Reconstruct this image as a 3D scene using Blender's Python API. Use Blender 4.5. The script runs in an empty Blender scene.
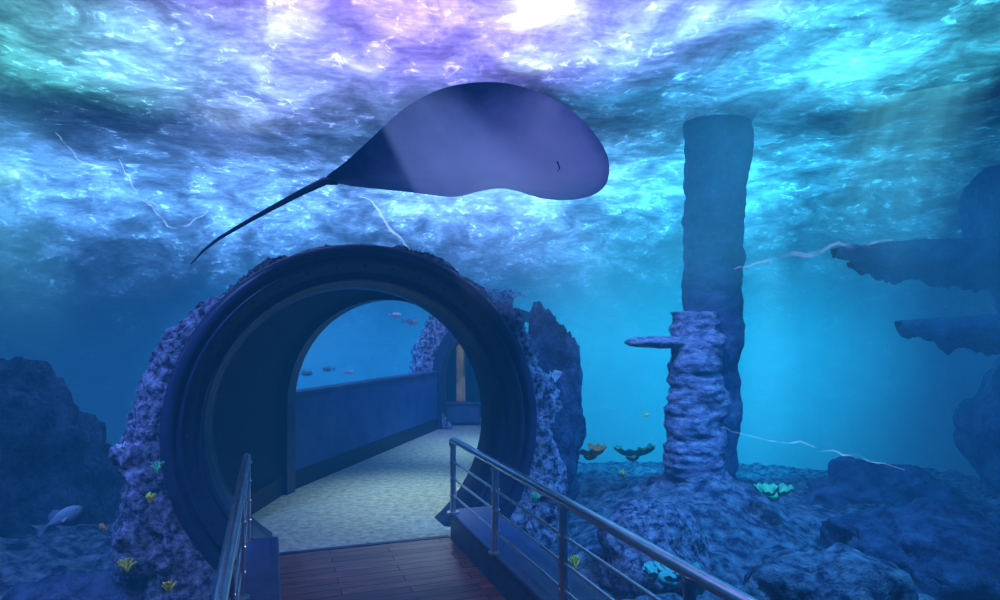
import bpy, math, random
from mathutils import Vector, noise, Matrix
random.seed(4)
F=650.0; CH=1.7; HY=338.0
def P(px,py,d): return Vector(((px-500)/F*d, d, CH-(py-HY)/F*d))
scene=bpy.context.scene
scene.view_settings.view_transform='Standard'
scene.view_settings.look='None'
# ---------------- camera
cd=bpy.data.cameras.new('camera'); cam=bpy.data.objects.new('camera',cd); scene.collection.objects.link(cam)
cam.location=(0,0,CH); cam.rotation_euler=(math.radians(90),0,0)
cd.sensor_width=36; cd.lens=36*F/1000; cd.shift_y=0.038; cd.clip_end=200
scene.camera=cam
# ---------------- helpers
def fbm(p,o=4,s=1.0):
    v=0;a=1;f=s
    for i in range(o):
        v+=a*noise.noise(Vector((p[0]*f,p[1]*f,p[2]*f+i*7.3))); a*=.5; f*=2.03
    return v
class MB:
    def __init__(s): s.v=[];s.f=[];s.m=[];s.smooth=[]
    def add(s,vs,fs,mi=0,sm=True):
        b=len(s.v); s.v+= [tuple(v) for v in vs]
        for f in fs: s.f.append(tuple(i+b for i in f)); s.m.append(mi); s.smooth.append(sm)
    def grid(s,rows,mi=0,closed=False,sm=True):
        n=len(rows[0]); vs=[p for r in rows for p in r]; fs=[]
        for i in range(len(rows)-1):
            for j in range(n if closed else n-1):
                k=(j+1)%n
                fs.append((i*n+j,i*n+k,(i+1)*n+k,(i+1)*n+j))
        s.add(vs,fs,mi,sm)
    def tube(s,pts,rad,mi=0,seg=12,cap=True):
        pts=[Vector(p) for p in pts]; rows=[]
        up=None
        for i,p in enumerate(pts):
            t=(pts[min(i+1,len(pts)-1)]-pts[max(i-1,0)]).normalized()
            if up is None:
                up=Vector((0,0,1)) if abs(t.z)<.9 else Vector((1,0,0))
            a=t.cross(up).normalized(); b=a.cross(t).normalized(); up=b
            r=rad[i] if isinstance(rad,(list,tuple)) else rad
            rows.append([p+a*math.cos(2*math.pi*k/seg)*r+b*math.sin(2*math.pi*k/seg)*r for k in range(seg)])
        s.grid(rows,mi,True)
        if cap:
            s.add(rows[0],[tuple(range(seg))[::-1]],mi,False); s.add(rows[-1],[tuple(range(seg))],mi,False)
    def box(s,o,ax,ay,az,mi=0):
        o=Vector(o);ax=Vector(ax);ay=Vector(ay);az=Vector(az)
        vs=[o,o+ax,o+ax+ay,o+ay,o+az,o+ax+az,o+ax+ay+az,o+ay+az]
        s.add(vs,[(0,3,2,1),(4,5,6,7),(0,1,5,4),(1,2,6,5),(2,3,7,6),(3,0,4,7)],mi,False)
    def blob(s,c,rad,mi=0,amp=.2,fs=1.5,seg=40,rings=24,seed=0,strata=0):
        c=Vector(c); rows=[]
        for i in range(rings+1):
            ph=math.pi*i/rings; row=[]
            for j in range(seg):
                th=2*math.pi*j/seg
                d=Vector((math.sin(ph)*math.cos(th),math.sin(ph)*math.sin(th),math.cos(ph)))
                q=Vector((d.x*rad[0],d.y*rad[1],d.z*rad[2]))
                n=fbm((c+q)*1.0+Vector((seed,0,0)),5,fs)
                if strata: n+=strata*noise.noise(Vector((seed,3,(c+q).z*5)))
                row.append(c+q*(1+amp*n))
            rows.append(row)
        s.grid(rows,mi,True)
    def obj(s,name,mats,parent=None,bevel=0):
        me=bpy.data.meshes.new(name); me.from_pydata(s.v,[],s.f); me.update()
        for m in mats: me.materials.append(m)
        me.polygons.foreach_set('material_index',s.m); me.polygons.foreach_set('use_smooth',s.smooth)
        o=bpy.data.objects.new(name,me); scene.collection.objects.link(o)
        if parent: o.parent=parent
        if bevel:
            md=o.modifiers.new('bevel','BEVEL'); md.width=bevel; md.segments=2; md.limit_method='ANGLE'
        return o
def mat(name):
    m=bpy.data.materials.new(name); m.use_nodes=True; nt=m.node_tree; nt.nodes.clear()
    out=nt.nodes.new('ShaderNodeOutputMaterial'); return m,nt,out
def L(nt,a,b): nt.links.new(a,b)
def N(nt,t,**k):
    n=nt.nodes.new(t)
    for a,b in k.items(): setattr(n,a,b)
    return n
def ramp(nt,fac,stops):
    r=N(nt,'ShaderNodeValToRGB'); L(nt,fac,r.inputs[0]); e=r.color_ramp.elements
    while len(e)<len(stops): e.new(.5)
    for i,(p,c) in enumerate(stops): e[i].position=p; e[i].color=(*c,1)
    return r.outputs[0]
def tex(nt,scale,detail=6,rough=.6,dist=0,stretch=None,kind='noise'):
    tc=N(nt,'ShaderNodeTexCoord'); src=tc.outputs['Object']
    if stretch:
        mp=N(nt,'ShaderNodeMapping'); mp.inputs['Scale'].default_value=stretch[:3]
        if len(stretch)>3: mp.inputs['Rotation'].default_value=(0,0,stretch[3])
        L(nt,src,mp.inputs[0]); src=mp.outputs[0]
    n=N(nt,'ShaderNodeTexNoise'); n.inputs['Scale'].default_value=scale; n.inputs['Detail'].default_value=detail
    n.inputs['Roughness'].default_value=rough; n.inputs['Distortion'].default_value=dist
    L(nt,src,n.inputs['Vector']); return n
def simple(name,col1,col2,scale=6,rough=.6,metal=0,bump=.3,bs=None,spec=.5,stops=(.35,.65),bd=.05,stretch=None):
    m,nt,out=mat(name); b=N(nt,'ShaderNodeBsdfPrincipled'); L(nt,b.outputs[0],out.inputs[0])
    t=tex(nt,scale,5,.65,0,stretch); L(nt,ramp(nt,t.outputs[0],[(stops[0],col1),(stops[1],col2)]),b.inputs['Base Color'])
    b.inputs['Roughness'].default_value=rough; b.inputs['Metallic'].default_value=metal
    b.inputs['Specular IOR Level'].default_value=spec
    if bump:
        t2=tex(nt,bs or scale*3,5,.7); bp=N(nt,'ShaderNodeBump'); bp.inputs['Strength'].default_value=bump; bp.inputs['Distance'].default_value=bd
        L(nt,t2.outputs[0],bp.inputs['Height']); L(nt,bp.outputs[0],b.inputs['Normal'])
    return m
def volmat(name,col,strength,absorb=None,dens=0):
    m,nt,out=mat(name); e=N(nt,'ShaderNodeEmission'); e.inputs[0].default_value=(*col,1); e.inputs[1].default_value=strength
    a=N(nt,'ShaderNodeVolumeAbsorption'); a.inputs[0].default_value=(*absorb,1); a.inputs[1].default_value=dens
    s=N(nt,'ShaderNodeAddShader'); L(nt,e.outputs[0],s.inputs[0]); L(nt,a.outputs[0],s.inputs[1]); L(nt,s.outputs[0],out.inputs['Volume'])
    return m
# ---------------- materials
M_rock=simple('rock',(.02,.03,.10),(.50,.56,.80),15,.85,0,1,30,stops=(.40,.68),bd=.07)
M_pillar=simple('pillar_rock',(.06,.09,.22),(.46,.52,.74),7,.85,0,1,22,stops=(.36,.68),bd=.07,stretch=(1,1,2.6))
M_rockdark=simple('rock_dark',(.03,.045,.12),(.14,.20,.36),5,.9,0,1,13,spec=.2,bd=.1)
M_hazy=simple('outcrop_rock',(.05,.09,.19),(.11,.19,.33),2.5,.9,0,.6,8,spec=.2,bd=.1)  # pale, low-contrast rock with the water haze put into its colour
M_sea=simple('seabed',(.02,.05,.14),(.38,.50,.66),7,.9,0,1,20,stops=(.40,.68),bd=.1)
M_ring=simple('painted_steel',(.012,.018,.06),(.022,.032,.085),4,.36,.0,.04,30,spec=.35)
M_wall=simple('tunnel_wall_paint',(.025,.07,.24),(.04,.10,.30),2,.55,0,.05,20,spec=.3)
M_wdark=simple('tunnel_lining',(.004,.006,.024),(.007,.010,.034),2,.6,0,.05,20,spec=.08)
M_black=simple('skirting_black',(.004,.005,.008),(.007,.008,.012),4,.5,0,0,spec=.2)
M_steel=simple('brushed_steel',(.62,.64,.70),(.78,.80,.85),8,.28,1,.03,60)
M_curb=simple('curb_paint',(.03,.05,.14),(.05,.08,.20),4,.5,0,.08,25)
M_floor=simple('concrete_floor',(.22,.25,.23),(.48,.51,.44),14,.8,0,.5,60)
M_gold=simple('timber_post',(.55,.33,.10),(.70,.45,.16),6,.5,0,.1)
def wood():
    m,nt,out=mat('deck_wood'); b=N(nt,'ShaderNodeBsdfPrincipled'); L(nt,b.outputs[0],out.inputs[0])
    tc=N(nt,'ShaderNodeTexCoord'); mp=N(nt,'ShaderNodeMapping'); L(nt,tc.outputs['Object'],mp.inputs[0]); mp.inputs['Rotation'].default_value=(0,0,math.radians(-19.5))
    br=N(nt,'ShaderNodeTexBrick'); L(nt,mp.outputs[0],br.inputs[0])
    br.inputs['Scale'].default_value=1; br.inputs['Brick Width'].default_value=.9; br.inputs['Row Height'].default_value=.11; br.inputs['Mortar Size'].default_value=.005
    br.inputs['Color1'].default_value=(.14,.06,.055,1); br.inputs['Color2'].default_value=(.30,.13,.11,1); br.inputs['Mortar'].default_value=(.01,.006,.01,1)
    nz=N(nt,'ShaderNodeTexNoise'); mp2=N(nt,'ShaderNodeMapping'); mp2.inputs['Scale'].default_value=(2,22,1); L(nt,mp.outputs[0],mp2.inputs[0]); L(nt,mp2.outputs[0],nz.inputs['Vector']); nz.inputs['Scale'].default_value=2; nz.inputs['Detail'].default_value=6
    mx=N(nt,'ShaderNodeMix',data_type='RGBA',blend_type='MULTIPLY'); mx.inputs[0].default_value=.8
    L(nt,br.outputs[0],mx.inputs[6]); L(nt,ramp(nt,nz.outputs[0],[(.3,(.3,.3,.3)),(.7,(1.3,1.2,1.2))]),mx.inputs[7])
    L(nt,mx.outputs[2],b.inputs['Base Color']); b.inputs['Roughness'].default_value=.45
    bp=N(nt,'ShaderNodeBump'); bp.inputs['Strength'].default_value=.4; bp.inputs['Distance'].default_value=.01
    L(nt,br.outputs[1],bp.inputs['Height']); bp.invert=True; L(nt,bp.outputs[0],b.inputs['Normal'])
    return m
M_wood=wood()
HS=4.5
def surf():
    m,nt,out=mat('water_surface')
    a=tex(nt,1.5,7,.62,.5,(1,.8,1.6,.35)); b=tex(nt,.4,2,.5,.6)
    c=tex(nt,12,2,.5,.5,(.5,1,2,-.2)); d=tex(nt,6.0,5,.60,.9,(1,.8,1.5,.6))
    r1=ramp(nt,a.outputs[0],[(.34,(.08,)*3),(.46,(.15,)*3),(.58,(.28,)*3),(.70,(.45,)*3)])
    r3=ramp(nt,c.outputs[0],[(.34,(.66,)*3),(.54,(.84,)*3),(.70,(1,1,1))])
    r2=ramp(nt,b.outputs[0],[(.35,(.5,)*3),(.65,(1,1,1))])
    pk=ramp(nt,d.outputs[0],[(.56,(0,0,0)),(.72,(.8,)*3)])  # wave highlights painted into the translucent colour, over the painted ripple tones
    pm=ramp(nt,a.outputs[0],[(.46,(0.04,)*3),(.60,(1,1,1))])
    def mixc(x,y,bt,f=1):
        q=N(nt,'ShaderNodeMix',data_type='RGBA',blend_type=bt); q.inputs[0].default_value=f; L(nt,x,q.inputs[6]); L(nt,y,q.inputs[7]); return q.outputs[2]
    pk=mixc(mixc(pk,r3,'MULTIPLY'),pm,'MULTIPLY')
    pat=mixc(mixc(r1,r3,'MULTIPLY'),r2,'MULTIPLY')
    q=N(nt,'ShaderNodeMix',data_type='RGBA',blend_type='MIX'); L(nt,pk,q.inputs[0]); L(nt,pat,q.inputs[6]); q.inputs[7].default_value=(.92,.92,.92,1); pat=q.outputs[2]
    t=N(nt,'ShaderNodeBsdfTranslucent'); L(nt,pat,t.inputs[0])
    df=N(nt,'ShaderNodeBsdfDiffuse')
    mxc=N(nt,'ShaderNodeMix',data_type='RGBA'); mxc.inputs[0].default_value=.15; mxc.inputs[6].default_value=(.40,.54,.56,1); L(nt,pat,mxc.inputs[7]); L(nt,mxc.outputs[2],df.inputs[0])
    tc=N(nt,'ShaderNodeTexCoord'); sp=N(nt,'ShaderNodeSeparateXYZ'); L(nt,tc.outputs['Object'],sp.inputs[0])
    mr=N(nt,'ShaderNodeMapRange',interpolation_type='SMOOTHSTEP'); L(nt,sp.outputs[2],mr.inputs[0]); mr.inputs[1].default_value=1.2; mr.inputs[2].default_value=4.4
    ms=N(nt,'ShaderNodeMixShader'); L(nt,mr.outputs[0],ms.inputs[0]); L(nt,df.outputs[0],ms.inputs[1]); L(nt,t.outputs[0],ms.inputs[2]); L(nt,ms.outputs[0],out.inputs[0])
    return m
M_surf=surf()
def acrylic():
    m,nt,out=mat('acrylic'); t=N(nt,'ShaderNodeBsdfTransparent'); t.inputs[0].default_value=(.93,.97,1,1)
    g=N(nt,'ShaderNodeBsdfGlossy'); g.inputs['Roughness'].default_value=.05
    ms=N(nt,'ShaderNodeMixShader'); ms.inputs[0].default_value=.05; L(nt,t.outputs[0],ms.inputs[1]); L(nt,g.outputs[0],ms.inputs[2]); L(nt,ms.outputs[0],out.inputs[0]); return m
M_acr=acrylic()
# ---------------- frames
ang=math.radians(19.5); U=Vector((-math.sin(ang),math.cos(ang),0)); V=Vector((math.cos(ang),math.sin(ang),0)); Z=Vector((0,0,1))
O=Vector((-1.1,5.34,0)); ZC=.95
def LP(v,s,z): return O+V*v+U*s+Z*z
W=Vector((.2326,.9726,0)); PR=Vector((.9726,-.2326,0)); C=Vector((-1.2,6.82,0)); C2=C+W*5.2
def ringrows(c,right,axis,prof,zc,t0=0,t1=360,n=120):
    rows=[]
    for r,s in prof:
        rows.append([c+right*math.cos(math.radians(t0+(t1-t0)*k/n))*r+Z*(zc+math.sin(math.radians(t0+(t1-t0)*k/n))*r)+axis*s for k in range(n+1)])
    return rows
mb=MB()
prof=[(1.52,.25),(1.52,.0),(1.50,-.03),(1.45,-.035),(1.43,-.02),(1.425,.03),(1.40,.035),(1.395,-.01),(1.375,-.015),(1.37,.05),(1.31,.07),(1.30,.16),(1.26,.17),(1.255,.13),(1.24,.13),(1.235,.26),(1.205,.30),(1.195,.5),(1.195,.62)]
rows=ringrows(O,V,U,prof,ZC); mb.grid(rows)
for k in range(0,360,10):
    a=math.radians(k); c=O+V*math.cos(a)*1.34+Z*(ZC+math.sin(a)*1.34)+U*.06
    mb.tube([c,c-U*.012],.012,0,8)
mb.obj('tunnel_portal_ring',[M_ring])
def lerpk(keys,t):
    for (a,x),(b,y) in zip(keys,keys[1:]):
        if a<=t<=b:
            k=(t-a)/(b-a); k=k*k*(3-2*k); return x+(y-x)*k
    return keys[0][1] if t<keys[0][0] else keys[-1][1]
def rockbell(name,c,right,axis,zc,r0,keys,depth,t0=-62,t1=242,nt_=460,ns=80,seed=0,sc=1):
    mb=MB(); rows=[]
    for i in range(ns+1):
        t=i/ns; row=[]
        for k in range(nt_+1):
            th=t0+(t1-t0)*k/nt_; a=math.radians(th); w=lerpk(keys,th)
            if t<.45:
                q=t/.45; rr=r0+w*math.sin(q*math.pi/2); s=.02-.10*math.sin(q*math.pi)*min(1,w*3)+.25*q*q
            else:
                q=(t-.45)/.55; rr=r0+w*(1+.1*q); s=.27+depth*q
            p=c+right*math.cos(a)*rr+Z*(zc+math.sin(a)*rr)+axis*s
            e=min(1,t*8)
            nn=fbm(p+Vector((seed,0,0)),6,3.2*sc)
            rad=(right*math.cos(a)+Z*math.sin(a)-axis*.5).normalized()
            lump=abs(noise.noise(p*7*sc))*.13+abs(noise.noise(p*17*sc))*.07
            p=p+rad*(nn*.10*e*min(1,w*3+.25)-lump*e*.6)
            row.append(p)
        rows.append(row)
    mb.grid(rows); return mb.obj(name,[M_rock])
keys=[(-62,.80),(-30,.56),(0,.30),(30,.20),(60,.10),(90,.05),(130,.08),(160,.20),(185,.32),(205,.54),(242,.85)]
rockbell('portal_rockwork',O,V,U,ZC,1.50,keys,1.5)
rockbell('inner_portal_rockwork',C2,PR,W,.98,1.30,[(60,.1),(90,.3),(120,.45),(150,.55),(180,.55),(242,.6)],.8,t0=80,seed=5,nt_=240,ns=50)
def shoe(c,right,r,n=40,z0=0):
    pts=[c-right*r+Z*z0,c-right*r+Z*.5]
    for k in range(n+1):
        a=math.pi-math.pi*k/n; pts.append(c+right*math.cos(a)*r+Z*(.98+math.sin(a)*r))
    pts+=[c+right*r+Z*.5,c+right*r+Z*z0]; return pts
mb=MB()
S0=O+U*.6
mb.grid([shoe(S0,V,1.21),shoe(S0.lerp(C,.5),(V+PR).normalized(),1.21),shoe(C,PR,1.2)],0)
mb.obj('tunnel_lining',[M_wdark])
def rib(name,c,depth,ro,ri):
    mb=MB(); a=shoe(c,PR,ro); b=shoe(c+W*0,PR,ri); c2=shoe(c+W*depth,PR,ri); d2=shoe(c+W*depth,PR,ro)
    mb.grid([a,b],0,sm=False); mb.grid([b,c2],0); mb.grid([c2,d2],0,sm=False); mb.grid([d2,a],0)
    mb.obj(name,[M_ring])
rib('tunnel_arch_frame',C-W*.05,.16,1.30,1.12)
rib('tunnel_arch_frame',C2-W*.05,.30,1.30,1.12)
def sidewall(name,side):
    mb=MB(); a=C+PR*side*1.2
    if side<0:
        mb.box(a-PR*.15,W*5.2,PR*.15,Z*1.05,0)
        mb.box(a-PR*.17+Z*1.05,W*5.2,PR*.20,Z*.04,1); mb.box(a,W*5.2,PR*.02,Z*.2,2)
    else:
        mb.box(a,W*5.2,PR*.15,Z*1.05,0); mb.box(a-PR*.03+Z*1.05,W*5.2,PR*.20,Z*.04,1); mb.box(a-PR*.02,W*5.2,PR*.02,Z*.2,2)
    mb.obj(name,[M_wall,M_curb,M_black])
sidewall('wall_left',-1); sidewall('wall_right',1)
mb=MB(); a=S0-V*1.2; b=C-PR*1.2; dd=(b-a); nn=Vector((dd.y,-dd.x,0)).normalized()
mb.box(a,dd,nn*.02,Z*.2,0); mb.obj('baseboard_left',[M_black])
mb=MB()
def arc(c): return [c+PR*math.cos(math.pi*k/40)*1.19+Z*(1.09+math.sin(math.pi*k/40)*1.1) for k in range(41)]
mb.grid([arc(C+W*.1),arc(C2)]); mb.obj('acrylic_tunnel_arch',[M_acr])
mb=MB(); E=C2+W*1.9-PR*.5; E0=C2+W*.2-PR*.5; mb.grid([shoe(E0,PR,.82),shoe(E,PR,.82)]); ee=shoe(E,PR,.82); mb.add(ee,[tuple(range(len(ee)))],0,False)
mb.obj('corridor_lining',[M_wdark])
mb=MB(); q=P(461,345,13.0); mb.box((q.x-.09,13.0,0),(.18,0,0),(0,.12,0),(0,0,1.75)); mb.box((q.x-.13,12.97,0),(.04,0,0),(0,.18,0),(0,0,1.75),1); mb.box((q.x+.09,12.97,0),(.04,0,0),(0,.18,0),(0,0,1.75),1)
mb.obj('timber_door_post',[M_gold,M_wdark])
mb=MB(); q=P(441,425,12.6); mb.box((q.x,12.6,.06),(.75,0,0),(0,.3,0),(0,0,.34),0); mb.box((q.x-.03,12.57,.40),(.81,0,0),(0,.36,0),(0,0,.05),1)
mb.box((q.x+.05,12.65,0),(.65,0,0),(0,.2,0),(0,0,.06),1)
mb.obj('corridor_bench',[M_curb,M_ring],bevel=.01)
# floors
mb=MB()
pl=[LP(-.72,-.02,0),S0-V*1.22,C-PR*1.21,C2+W*2.0-PR*1.35,C2+W*2.0+PR*.5,C+PR*1.21,S0+V*1.22,LP(.72,-.02,0)]
n=len(pl); low=[p-Z*.12 for p in pl]
mb.add(pl+low,[tuple(range(n))[::-1],tuple(range(n,2*n))]+[(i,(i+1)%n,n+(i+1)%n,n+i) for i in range(n)],0,False)
mb.obj('floor_tunnel',[M_floor])
mb=MB(); mb.box(LP(-.70,-6.5,-.12),V*1.40,U*6.48,Z*.12,0); mb.box(LP(-.70,-.03,0),V*1.4,U*.05,Z*.006,1)
mb.obj('floor_deck',[M_wood,M_ring])
for sd in (-1,1):
    mb=MB()
    if sd>0: mb.box(LP(.70,-6.5,-.35),V*.34,U*6.45,Z*.57,0); mb.box(LP(.685,-6.5,.20),V*.37,U*6.47,Z*.04,1)
    else: mb.box(LP(-1.04,-6.5,-.35),V*.34,U*6.15,Z*.57,0); mb.box(LP(-1.055,-6.5,.20),V*.37,U*6.17,Z*.04,1)
    mb.obj('deck_curb',[M_curb,M_curb],bevel=.012)
def railing(v,s0,spacing,num,name='steel_railing'):
    mb=MB()
    zt=.85
    s=s0
    for i in range(num):
        b=LP(v,s,.24)
        mb.tube([b,b+Z*.59],.024,0,14); mb.tube([b,b+Z*.014],.05,0,18)
        mb.tube([b+Z*.56,b+Z*.58],.034,0,14)
        for z in (.39,.53,.67):
            mb.tube([LP(v-.028,s,z),LP(v+.028,s,z)],.013,0,8)
        s-=spacing
    e=s+spacing
    mb.tube([LP(v,s0+.03,zt-.03),LP(v,s0+.02,zt-.008),LP(v,s0-.01,zt),LP(v,e-.4,zt)],.027,0,16)
    for z in (.39,.53,.67): mb.tube([LP(v,s0,z),LP(v,e-.4,z)],.009,0,8)
    mb.obj(name,[M_steel])
railing(.695,-.16,1.08,5); railing(-.90,-.40,1.1,5)
# ---------------- stingray
def stingray():
    out=[(325,181),(345,165),(372,142),(400,118),(430,101),(462,91),(500,87),(535,92),(566,104),(590,124),(605,146),(609,165),(605,183),(591,195),(568,200),(542,199),(517,192),(498,191),(478,197),(455,206),(430,205),(400,201),(370,196),(342,189)]
    t=math.radians(24); P0=P(475,150,5.0); e1=Vector((1,0,0)); e2=Vector((0,-math.cos(t),math.sin(t))); nn=e1.cross(e2).normalized()
    if nn.z<0: nn=-nn
    camp=Vector((0,0,CH)); pts=[]
    for x,y in out:
        d=(P(x,y,1)-camp); k=(P0-camp).dot(nn)/d.dot(nn); pts.append(camp+d*k)
    sm=[]; n=len(pts)
    for i in range(n):
        p0,p1,p2,p3=pts[i-1],pts[i],pts[(i+1)%n],pts[(i+2)%n]
        for j in range(5):
            u=j/5; sm.append(.5*((2*p1)+(-p0+p2)*u+(2*p0-5*p1+4*p2-p3)*u*u+(-p0+3*p1-3*p2+p3)*u**3))
    cen=P0+e1*.12
    def bend(p):
        l=(p-cen); a=l.dot(e2); b=l.dot(e1)
        return nn*(.10*a*a*1.2 - .05*math.sin(b*2.2))
    mb=MB(); R=18
    for side,h in ((1,.14),(-1,.17)):
        rows=[]
        for i in range(R+1):
            r=i/R; row=[]
            for p in sm:
                q=cen.lerp(p,r); spine=math.exp(-((q-cen).dot(e2)/.35)**2)
                hh=h*((1-r**2.2)**.8)*(.45+.55*spine)
                row.append(q+nn*(side*hh)+bend(q))
            rows.append(row)
        mb.grid(rows,0 if side>0 else 1,True)
    def under(a,b):
        q=cen+e1*a+e2*b; return q-nn*.125+bend(q)
    mb.tube([under(.50,-.07),under(.525,0),under(.50,.07)],.006,0,6)
    for sg in (-1,1):
        q=cen+e1*.5+e2*sg*.18+nn*.07; mb.blob(q,(.05,.04,.045),0,0)
    T=[None]*8; T[0]=sm[0]+e1*.10; T[1]=sm[0].copy()
    for i in range(2,8):
        x,y=[(0,0),(0,0),(300,193),(272,208),(245,223),(218,239),(203,251),(191,264)][i]; T[i]=P(x,y,sm[0].y-.03*i)
    mb.tube(T,[.034,.034,.026,.021,.017,.013,.010,.005],0,10)
    mb.tube([T[2],T[2].lerp(T[3],.8)+nn*.03],[.012,.003],0,6)
    md=simple('stingray_dorsal',(.008,.012,.06),(.015,.025,.10),5,.45,0,.1)
    m,nt,o=mat('stingray_ventral'); b=N(nt,'ShaderNodeBsdfPrincipled'); L(nt,b.outputs[0],o.inputs[0])
    at=N(nt,'ShaderNodeAttribute'); at.attribute_name='rim_shade'
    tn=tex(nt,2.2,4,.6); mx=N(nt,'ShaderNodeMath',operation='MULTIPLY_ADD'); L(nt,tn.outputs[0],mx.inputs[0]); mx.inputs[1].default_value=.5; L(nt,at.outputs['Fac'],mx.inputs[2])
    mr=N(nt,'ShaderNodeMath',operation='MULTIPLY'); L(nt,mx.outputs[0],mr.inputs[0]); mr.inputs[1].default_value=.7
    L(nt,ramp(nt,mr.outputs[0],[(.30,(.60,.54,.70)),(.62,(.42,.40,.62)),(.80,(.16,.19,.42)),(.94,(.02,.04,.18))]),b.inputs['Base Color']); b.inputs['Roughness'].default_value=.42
    ob=mb.obj('stingray',[md,m])
    a=ob.data.attributes.new('rim_shade','FLOAT','POINT'); K=len(sm); vals=[0.0]*len(mb.v)
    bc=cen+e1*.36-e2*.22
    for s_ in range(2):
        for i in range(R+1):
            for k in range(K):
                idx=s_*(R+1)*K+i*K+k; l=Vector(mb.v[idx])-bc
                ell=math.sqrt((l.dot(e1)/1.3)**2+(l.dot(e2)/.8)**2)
                vals[idx]=max((i/R)**3*.85,min(1.1,ell))  # dark wing margin, plus shading painted darker toward the upper left
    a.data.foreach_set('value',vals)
stingray()
# ---------------- water surface curving into tank wall
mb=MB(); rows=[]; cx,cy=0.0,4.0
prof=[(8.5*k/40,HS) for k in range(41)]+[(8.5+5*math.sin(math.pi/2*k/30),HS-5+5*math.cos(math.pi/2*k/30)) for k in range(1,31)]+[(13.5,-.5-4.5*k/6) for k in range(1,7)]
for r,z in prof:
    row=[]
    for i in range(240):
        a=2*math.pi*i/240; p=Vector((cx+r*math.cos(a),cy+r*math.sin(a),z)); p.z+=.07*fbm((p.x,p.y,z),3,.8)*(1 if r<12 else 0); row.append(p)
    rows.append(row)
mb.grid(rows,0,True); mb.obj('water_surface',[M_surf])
# ---------------- seabed
def gh(x,y):
    b=-.62-.10*max(0,y-9)**1.1+.16*fbm((x,y,0),5,.7)+.10*abs(noise.noise(Vector((x*2.2,y*2.2,3))))+.06*fbm((x,y,5),3,4)
    b+=.55*math.exp(-(((x-2.5)/1.1)**2+((y-8.2)/1.6)**2)); b+=.35*math.exp(-(((x-1.6)/.8)**2+((y-6.6)/1.0)**2))
    b+=.5*math.exp(-((x+4.2)/1.3)**2-((y-5.5)/1.8)**2)
    l=Vector((x,y,0))-O; s=l.dot(U); v=abs(l.dot(V))
    if s<.8 and v<1.5: b=min(b,-.5)
    for c in (C,C.lerp(C2,.5),C2,C2+W*2,C.lerp(C2,.25),C.lerp(C2,.75)):
        if (Vector((x,y,0))-c).length<2.0: b=min(b,-.35)
    return b
mb=MB(); rows=[]; nx,ny=400,330
for j in range(ny+1):
    y=-4+(j/ny)*21; rows.append([Vector((-12.5+25*i/nx,y,gh(-12.5+25*i/nx,y))) for i in range(nx+1)])
mb.grid(rows); mb.obj('seabed',[M_sea])
# ---------------- rock pillars
def column(mb,cx,cy,z0,z1,rf,mi,amp=.12,fs=2.5,seed=0,n=150,seg=90,lean=(0,0),st=.09):
    rows=[]
    for i in range(n+1):
        t=i/n; z=z0+(z1-z0)*t; r=rf(z); row=[]
        for k in range(seg):
            a=2*math.pi*k/seg; d=Vector((math.cos(a),math.sin(a),0)); q=Vector((cx+lean[0]*t,cy+lean[1]*t,z))+d*r
            stt=noise.noise(Vector((seed+d.x*.6,d.y*.6,z*6)))*st+noise.noise(Vector((seed+d.x,d.y,z*15)))*st*.5
            q+=d*(fbm(q+Vector((seed,0,0)),6,fs)*amp+stt); row.append(q)
        rows.append(row)
    c=sum(rows[-1],Vector())/seg; rows.append([c]*seg)
    mb.grid(rows,mi,True)
mb=MB(); column(mb,2.42,8.0,-.8,2.02,lambda z:.33+.22*math.exp(-(z+.6)*2.2)-.01*z-.2*max(0,z-1.8),0,.09,2.6,st=.06)
mb.blob(P(655,342,7.95),(.36,.28,.08),0,.35,2.5,50,24,strata=.3)
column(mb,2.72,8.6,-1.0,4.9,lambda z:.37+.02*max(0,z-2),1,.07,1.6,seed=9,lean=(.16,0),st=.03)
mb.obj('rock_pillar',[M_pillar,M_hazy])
# right outcrop with shelves
mb=MB()
mb.blob(P(1060,175,10.2),(1.2,1.4,2.4),0,.22,.8,80,60,seed=3)
def shelf(px0,py0,px1,d,th,dep,seed):
    a=P(px0,py0,d); b=P(px1,py0-4,d); rows=[]; n=60; sg=40
    for i in range(n+1):
        t=i/n; c=a.lerp(b,t); hgt=th*(.10+.9*t**.7); w=dep*(.12+.88*t**.55); row=[]
        for k in range(sg):
            an=2*math.pi*k/sg; x=math.cos(an); y=math.sin(an)
            q=c+Vector((0,x*w,(min(y,.12) if y>0 else y)*hgt)); nz=fbm(q+Vector((seed,0,0)),5,2.4)
            q+=Vector((nz*.05,0,(-abs(nz)*.22 if y<0 else nz*.04)))
            row.append(q)
        rows.append(row)
    mb.grid(rows,0,True)
shelf(835,248,1060,9.4,.50,.8,1); shelf(898,322,1060,9.0,.55,.7,4); shelf(850,262,1060,9.8,.45,.9,7)
mb.blob(P(1090,440,9.4),(1.6,1.3,1.5),0,.25,.9,80,60,seed=8)
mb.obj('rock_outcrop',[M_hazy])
def boulder(px,py,d,r,seed,m=M_rockdark,name='boulder',amp=.32):
    mb=MB(); c=P(px,py,d); mb.blob(c,r,0,amp,1.9,110,70,seed=seed); return mb.obj(name,[m])
boulder(825,605,4.6,(.60,.5,.40),11,M_sea); boulder(950,565,6.5,(1.2,.9,.5),12); boulder(650,555,5.9,(.5,.45,.42),13,M_rock); boulder(880,505,9.5,(1.0,.8,.6),14,M_hazy)
boulder(70,640,5.0,(.6,.6,.5),16); boulder(548,430,7.75,(.40,.5,1.35),17,M_rockdark)
boulder(5,500,7.2,(1.0,.9,1.45),21,M_rockdark,amp=.18); boulder(90,520,8.2,(.75,.7,1.0),22,M_rockdark,amp=.2)
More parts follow.
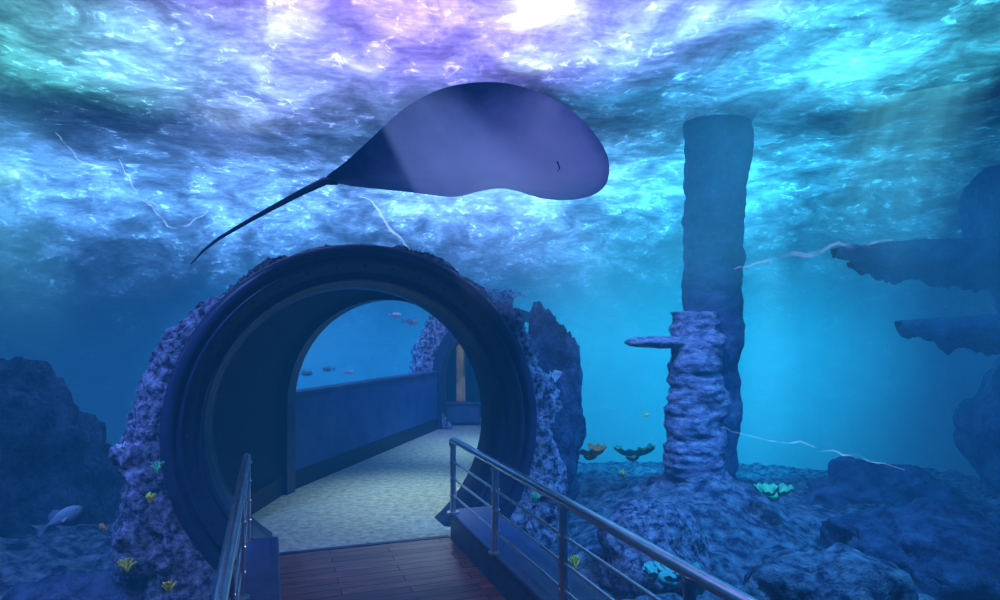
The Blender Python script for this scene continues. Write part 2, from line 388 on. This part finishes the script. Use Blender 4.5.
# ---------------- corals
def flat(name,col): return simple(name,tuple(c*.6 for c in col),col,14,.6,0,.3,40)
M_cy=flat('coral_yellow',(.85,.85,.08)); M_co=flat('coral_orange',(.95,.42,.08)); M_cg=flat('coral_green',(.12,.75,.38)); M_ct=flat('coral_teal',(.08,.55,.50)); M_cw=flat('coral_pale',(.7,.75,.9))
def coral(px,py,d,r,m,kind='fan',seed=0):
    rnd=random.Random(seed); mb=MB(); c=P(px,py,d)
    if kind=='fan':
        for i in range(7):
            a=rnd.uniform(0,6.28); rr=r*rnd.uniform(.5,1); o=c+Vector((math.cos(a),math.sin(a),0))*r*.45
            rows=[]
            for j in range(9):
                t=j/8; rows.append([o+Vector((math.cos(a+w_)*rr*t,math.sin(a+w_)*rr*t,rr*(.55*t*t+.08*math.sin(w_*9)*t))) for w_ in [(-1.1+2.2*k/20) for k in range(21)]])
            mb.grid(rows)
            mb.grid([[p-Z*.012*r*4 for p in row] for row in rows])
        mb.blob(c-Z*r*.15,(r*.45,r*.45,r*.3),0,.3,6,24,14)
    else:
        for i in range(16):
            a=rnd.uniform(0,6.28); b=rnd.uniform(.1,1.1); d_=Vector((math.cos(a)*math.sin(b),math.sin(a)*math.sin(b),math.cos(b)))
            e=c+d_*r*rnd.uniform(.7,1.1); mb.tube([c-Z*r*.3,c.lerp(e,.5)+Vector((rnd.uniform(-1,1),rnd.uniform(-1,1),0))*r*.1,e],[r*.16,r*.11,r*.07],0,8)
            mb.blob(e,(r*.1,)*3,0,.2,8,10,8)
    mb.obj('coral',[m])
for a in [(590,454,9.2,.20,M_co,'fan',1),(632,454,9.0,.22,M_cg,'fan',2),(773,494,7.0,.16,M_cg,'fan',3),(668,576,4.9,.18,M_ct,'fan',4),(700,588,4.7,.12,M_ct,'br',5),
          (623,476,7.6,.07,M_cy,'br',6),(575,565,5.2,.07,M_cy,'br',7),(127,568,4.55,.07,M_cy,'br',8),(158,470,4.6,.06,M_cg,'br',9),(122,452,4.8,.07,M_cw,'br',10),(555,380,6.0,.06,M_cw,'br',12),(168,590,4.2,.06,M_cy,'br',13),(150,500,4.5,.05,M_cy,'br',14),(535,500,5.3,.06,M_cg,'br',15)]: coral(*a)
# ---------------- fish
def fish(px,py,d,l,head,m,tilt=0):
    mb=MB(); c=P(px,py,d); h=Vector((math.cos(head),math.sin(head),math.sin(tilt))).normalized(); sd=h.cross(Z).normalized(); up=sd.cross(h)
    rows=[]; n=14
    for i in range(n+1):
        t=i/n; r=l*.17*(math.sin(math.pi*min(1,t*1.02)**.75)+.08); x=l*(.5-t*.8)
        rows.append([c+h*x+up*math.sin(2*math.pi*k/14)*r+sd*math.cos(2*math.pi*k/14)*r*.45 for k in range(14)])
    mb.grid(rows,0,True); mb.add(rows[0],[tuple(range(14))],0); mb.add(rows[-1],[tuple(range(14))],0)
    tb=c-h*l*.28
    mb.add([tb+up*l*.03,tb-h*l*.26+up*l*.18,tb-h*l*.18,tb-h*l*.26-up*l*.18,tb-up*l*.03],[(0,1,2),(0,2,4),(2,3,4)],1,False)
    mb.add([c+h*l*.15+up*l*.15,c-h*l*.02+up*l*.27,c-h*l*.16+up*l*.2,c-h*l*.2+up*l*.08],[(0,1,2,3)],1,False)
    mb.add([c+h*l*.05-up*l*.14,c-h*l*.08-up*l*.25,c-h*l*.15-up*l*.1],[(0,1,2)],1,False)
    for s_ in (-1,1):
        mb.add([c+h*l*.2+sd*s_*l*.075,c+h*l*.05+sd*s_*l*.16-up*l*.08,c+h*l*.02+sd*s_*l*.1-up*l*.02],[(0,1,2)],1,False)
        mb.blob(c+h*l*.38+sd*s_*l*.045+up*l*.03,(l*.02,)*3,2,0,1,8,6)
    mb.obj('fish',[m,m,M_black])
M_fs=flat('fish_silver',(.75,.85,.95)); M_fd=flat('fish_grey',(.25,.35,.45)); M_fo=flat('fish_orange',(.9,.35,.1)); M_fy=flat('fish_yellow',(.7,.9,.3))
for a in [(305,373,10,.24,.3,M_fs),(329,369,10.5,.24,2.9,M_fs),(348,372,11,.2,.2,M_fs),(60,519,5.2,.34,.5,M_fd,.5),(103,527,4.6,.12,2.5,M_fo),(645,415,8,.12,.2,M_fy),(410,322,9.5,.25,0,M_fs),(395,315,10,.2,0,M_fs),(556,373,7,.14,0,M_fs)]: fish(*a)
# ---------------- water body
mb=MB(); mb.box((-14,-9.9,-6),(28,0,0),(0,28,0),(0,0,HS+6.6)); mb.obj('tank_water',[volmat('tank_water',(.028,.29,1.0),.0112,(.45,.82,.88),.095)])  # volume emission stands in for light scattered by the water
def shaft(tl,tr,bl,br,col,st,streak=6,edge=.3,fade=(.15,.5),name='shaft_glow_sheet',e0=None,wave=.25):  # glowing transparent sheets standing in for light shafts and haze
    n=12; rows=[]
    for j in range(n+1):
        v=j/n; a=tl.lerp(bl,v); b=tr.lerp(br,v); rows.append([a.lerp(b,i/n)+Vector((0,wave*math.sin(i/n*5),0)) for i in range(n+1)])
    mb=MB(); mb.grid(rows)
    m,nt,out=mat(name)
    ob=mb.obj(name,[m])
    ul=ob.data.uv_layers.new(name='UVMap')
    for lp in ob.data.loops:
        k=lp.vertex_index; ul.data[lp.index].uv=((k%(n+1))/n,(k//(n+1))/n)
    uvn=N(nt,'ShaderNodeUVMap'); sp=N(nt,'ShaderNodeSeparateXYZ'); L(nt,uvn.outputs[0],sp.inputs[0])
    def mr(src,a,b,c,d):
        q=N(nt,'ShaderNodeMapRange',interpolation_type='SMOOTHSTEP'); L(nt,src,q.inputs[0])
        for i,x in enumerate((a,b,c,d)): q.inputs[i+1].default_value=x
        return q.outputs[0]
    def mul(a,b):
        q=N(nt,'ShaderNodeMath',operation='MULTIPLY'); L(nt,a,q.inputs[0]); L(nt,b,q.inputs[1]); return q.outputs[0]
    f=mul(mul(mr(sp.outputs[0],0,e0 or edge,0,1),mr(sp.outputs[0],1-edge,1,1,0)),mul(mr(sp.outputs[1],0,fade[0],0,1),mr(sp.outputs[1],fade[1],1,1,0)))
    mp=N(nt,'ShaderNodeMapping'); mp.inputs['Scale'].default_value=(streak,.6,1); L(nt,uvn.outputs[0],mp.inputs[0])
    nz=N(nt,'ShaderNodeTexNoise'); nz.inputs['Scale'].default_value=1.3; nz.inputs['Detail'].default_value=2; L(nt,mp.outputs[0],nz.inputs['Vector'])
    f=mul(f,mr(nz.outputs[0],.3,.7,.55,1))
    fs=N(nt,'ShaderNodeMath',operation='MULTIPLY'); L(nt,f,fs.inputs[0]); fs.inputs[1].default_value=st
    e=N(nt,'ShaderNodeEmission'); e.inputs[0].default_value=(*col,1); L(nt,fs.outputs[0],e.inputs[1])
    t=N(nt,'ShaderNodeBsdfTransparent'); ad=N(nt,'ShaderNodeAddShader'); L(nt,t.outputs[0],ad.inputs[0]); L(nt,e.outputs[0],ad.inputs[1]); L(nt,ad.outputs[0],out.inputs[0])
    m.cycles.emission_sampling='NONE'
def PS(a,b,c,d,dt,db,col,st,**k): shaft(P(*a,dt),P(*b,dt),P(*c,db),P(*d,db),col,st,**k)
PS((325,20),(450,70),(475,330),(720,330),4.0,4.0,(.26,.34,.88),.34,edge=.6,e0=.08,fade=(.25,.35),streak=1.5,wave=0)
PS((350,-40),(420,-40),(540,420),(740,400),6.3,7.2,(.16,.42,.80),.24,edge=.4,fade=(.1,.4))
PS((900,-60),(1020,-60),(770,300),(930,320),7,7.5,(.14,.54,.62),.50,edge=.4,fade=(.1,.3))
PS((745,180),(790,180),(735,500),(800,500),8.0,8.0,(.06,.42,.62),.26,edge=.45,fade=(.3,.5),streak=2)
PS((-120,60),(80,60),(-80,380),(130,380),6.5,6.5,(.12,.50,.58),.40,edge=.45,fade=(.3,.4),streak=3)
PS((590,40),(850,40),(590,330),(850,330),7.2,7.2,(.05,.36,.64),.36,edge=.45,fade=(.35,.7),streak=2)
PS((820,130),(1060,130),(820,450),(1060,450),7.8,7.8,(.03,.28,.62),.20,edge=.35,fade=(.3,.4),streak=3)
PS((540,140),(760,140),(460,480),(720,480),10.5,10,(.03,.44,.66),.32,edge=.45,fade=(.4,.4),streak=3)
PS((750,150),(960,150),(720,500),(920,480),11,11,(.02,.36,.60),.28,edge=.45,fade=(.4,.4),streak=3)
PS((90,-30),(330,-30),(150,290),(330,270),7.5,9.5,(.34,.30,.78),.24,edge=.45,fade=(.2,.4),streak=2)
def glint(name,pts,w,col,st,nz=1):  # emissive tubes standing in for reflections; no acrylic shell is modelled here
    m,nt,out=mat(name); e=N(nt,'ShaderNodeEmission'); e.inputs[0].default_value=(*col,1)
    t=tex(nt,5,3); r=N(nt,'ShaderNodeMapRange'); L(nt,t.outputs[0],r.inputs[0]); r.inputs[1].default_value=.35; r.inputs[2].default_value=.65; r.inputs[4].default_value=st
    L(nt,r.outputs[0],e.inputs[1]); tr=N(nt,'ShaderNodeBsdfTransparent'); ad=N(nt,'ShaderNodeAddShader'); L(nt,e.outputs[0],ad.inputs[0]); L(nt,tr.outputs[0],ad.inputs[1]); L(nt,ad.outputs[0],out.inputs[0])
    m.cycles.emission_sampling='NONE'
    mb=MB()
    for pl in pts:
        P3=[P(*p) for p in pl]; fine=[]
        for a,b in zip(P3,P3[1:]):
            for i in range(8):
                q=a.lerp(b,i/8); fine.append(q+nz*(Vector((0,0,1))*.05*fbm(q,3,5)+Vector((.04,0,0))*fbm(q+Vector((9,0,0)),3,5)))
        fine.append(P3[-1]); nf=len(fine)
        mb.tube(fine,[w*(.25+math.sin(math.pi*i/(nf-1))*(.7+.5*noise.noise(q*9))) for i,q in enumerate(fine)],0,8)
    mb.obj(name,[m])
glint('glint_glow_tube',[[(118,158,5.5),(132,182,5.5),(150,205,5.6),(166,226,5.6),(190,222,5.7),(208,210,5.7)],[(356,195,5.3),(380,213,5.3),(396,232,5.4),(410,250,5.4)],[(55,135,5.5),(85,165,5.6),(118,172,5.6)]],.010,(.6,.7,1),.32)
glint('glint_glow_tube',[[(735,270,6.5),(780,258,6.5),(830,248,6.4),(893,240,6.3)]],.024,(.45,.35,.8),.18)
glint('glint_glow_tube',[[(722,428,6),(770,440,6),(800,443,6),(850,456,6),(905,470,6)]],.009,(.4,.6,.9),.22)
# ---------------- lights
def spot(loc,tgt,p,col,size=60,blend=1,rad=.1,name='fill_spot'):
    l=bpy.data.lights.new(name,'SPOT'); l.energy=p; l.color=col; l.spot_size=math.radians(size); l.spot_blend=blend; l.shadow_soft_size=rad
    o=bpy.data.objects.new(name,l); scene.collection.objects.link(o); o.location=loc; o.rotation_euler=(Vector(tgt)-Vector(loc)).to_track_quat('-Z','Y').to_euler(); return o
def surfspot(px,py,p,col,size,h=2.5):  # unseen spots added above the water to tint and brighten its surface
    d=(HS-CH)*F/(HY-py); q=P(px,py,d); spot((q.x,q.y,HS+h),(q.x,q.y,HS),p,col,size,name='overhead_fill')
surfspot(400,0,3900,(.42,.24,1),95)
surfspot(620,20,2200,(.34,.32,1),75)
surfspot(240,70,2500,(.40,.42,1),90)
surfspot(50,50,1900,(.14,.58,.56),85)
surfspot(760,60,2100,(.10,.46,.90),90)
surfspot(890,50,1700,(.08,.58,.74),80)
surfspot(700,190,8000,(.06,.50,.82),120,4)
surfspot(470,195,10500,(.28,.40,.95),120,4)
surfspot(170,190,8500,(.20,.38,.88),120,4)
surfspot(550,10,1300,(1,.9,1),22); surfspot(530,62,1300,(.85,.88,1),18); surfspot(300,30,600,(.7,.8,1),26); surfspot(240,120,450,(.7,.75,1),32)
surfspot(5,160,1100,(.6,1,.8),20)
# underwater fill spots, added out of view to brighten rock, ray and tank wall
spot((-2.4,2.6,4.0),O+Vector((-1.6,0,.5)),560,(.24,.36,1),50)
spot((-4.2,3.6,2.6),O+Vector((-1.5,-.3,.2)),170,(.3,.3,1),60)
spot((1.4,4.0,3.6),O+Vector((1.6,.3,.0)),340,(.20,.36,1),45)
spot((1.4,5.6,4.2),P(695,400,8),640,(.30,.42,1),48)
spot((3.0,4.2,4.2),P(700,540,6.2),1250,(.10,.42,1),75)
spot((5.0,4.0,4.0),P(940,430,8.0),520,(.04,.28,.8),80)
spot((-5.5,3.0,4.0),P(60,540,6),180,(.05,.30,.8),80)
spot((.9,3.4,.9),P(550,160,5.0),105,(.48,.42,1),65)
spot((3.6,11,1.0),(4.2,17,1),2200,(.02,.50,.74),130)
spot((-3.5,11,2.0),(-3,17,1),1200,(.06,.40,.95),120)
spot((-8,7,2.4),(-12.5,8,3),320,(.04,.44,.72),120)
spot((-.9,9.2,4.2),C2+Vector((-1.5,0,1.0)),600,(.55,.38,.9),55)
def pt(loc,p,col,r=.1,name='ceiling_lamp'):
    l=bpy.data.lights.new(name,'POINT'); l.energy=p; l.color=col; l.shadow_soft_size=r
    o=bpy.data.objects.new(name,l); scene.collection.objects.link(o); o.location=loc
spot(tuple(C+W*.6+PR*.3+Z*2.0),tuple(C+W*.2+PR*.35),200,(.85,.93,.92),95)
spot(tuple(C+W*3.4+PR*.3+Z*2.0),tuple(C+W*3.4+PR*.3),150,(.85,.93,.92),100)
pt(tuple(C2+W*.7+Z*1.5+PR*-.5),6,(1,.75,.45))
spot((-.3,1.5,3.8),LP(0,-1.2,0),190,(1,.62,.72),60)  # unseen warm spot added to brighten and redden the deck
w=bpy.data.worlds.new('world'); scene.world=w; w.use_nodes=True; bg=w.node_tree.nodes['Background']; bg.inputs[0].default_value=(.01,.06,.2,1); bg.inputs[1].default_value=.25
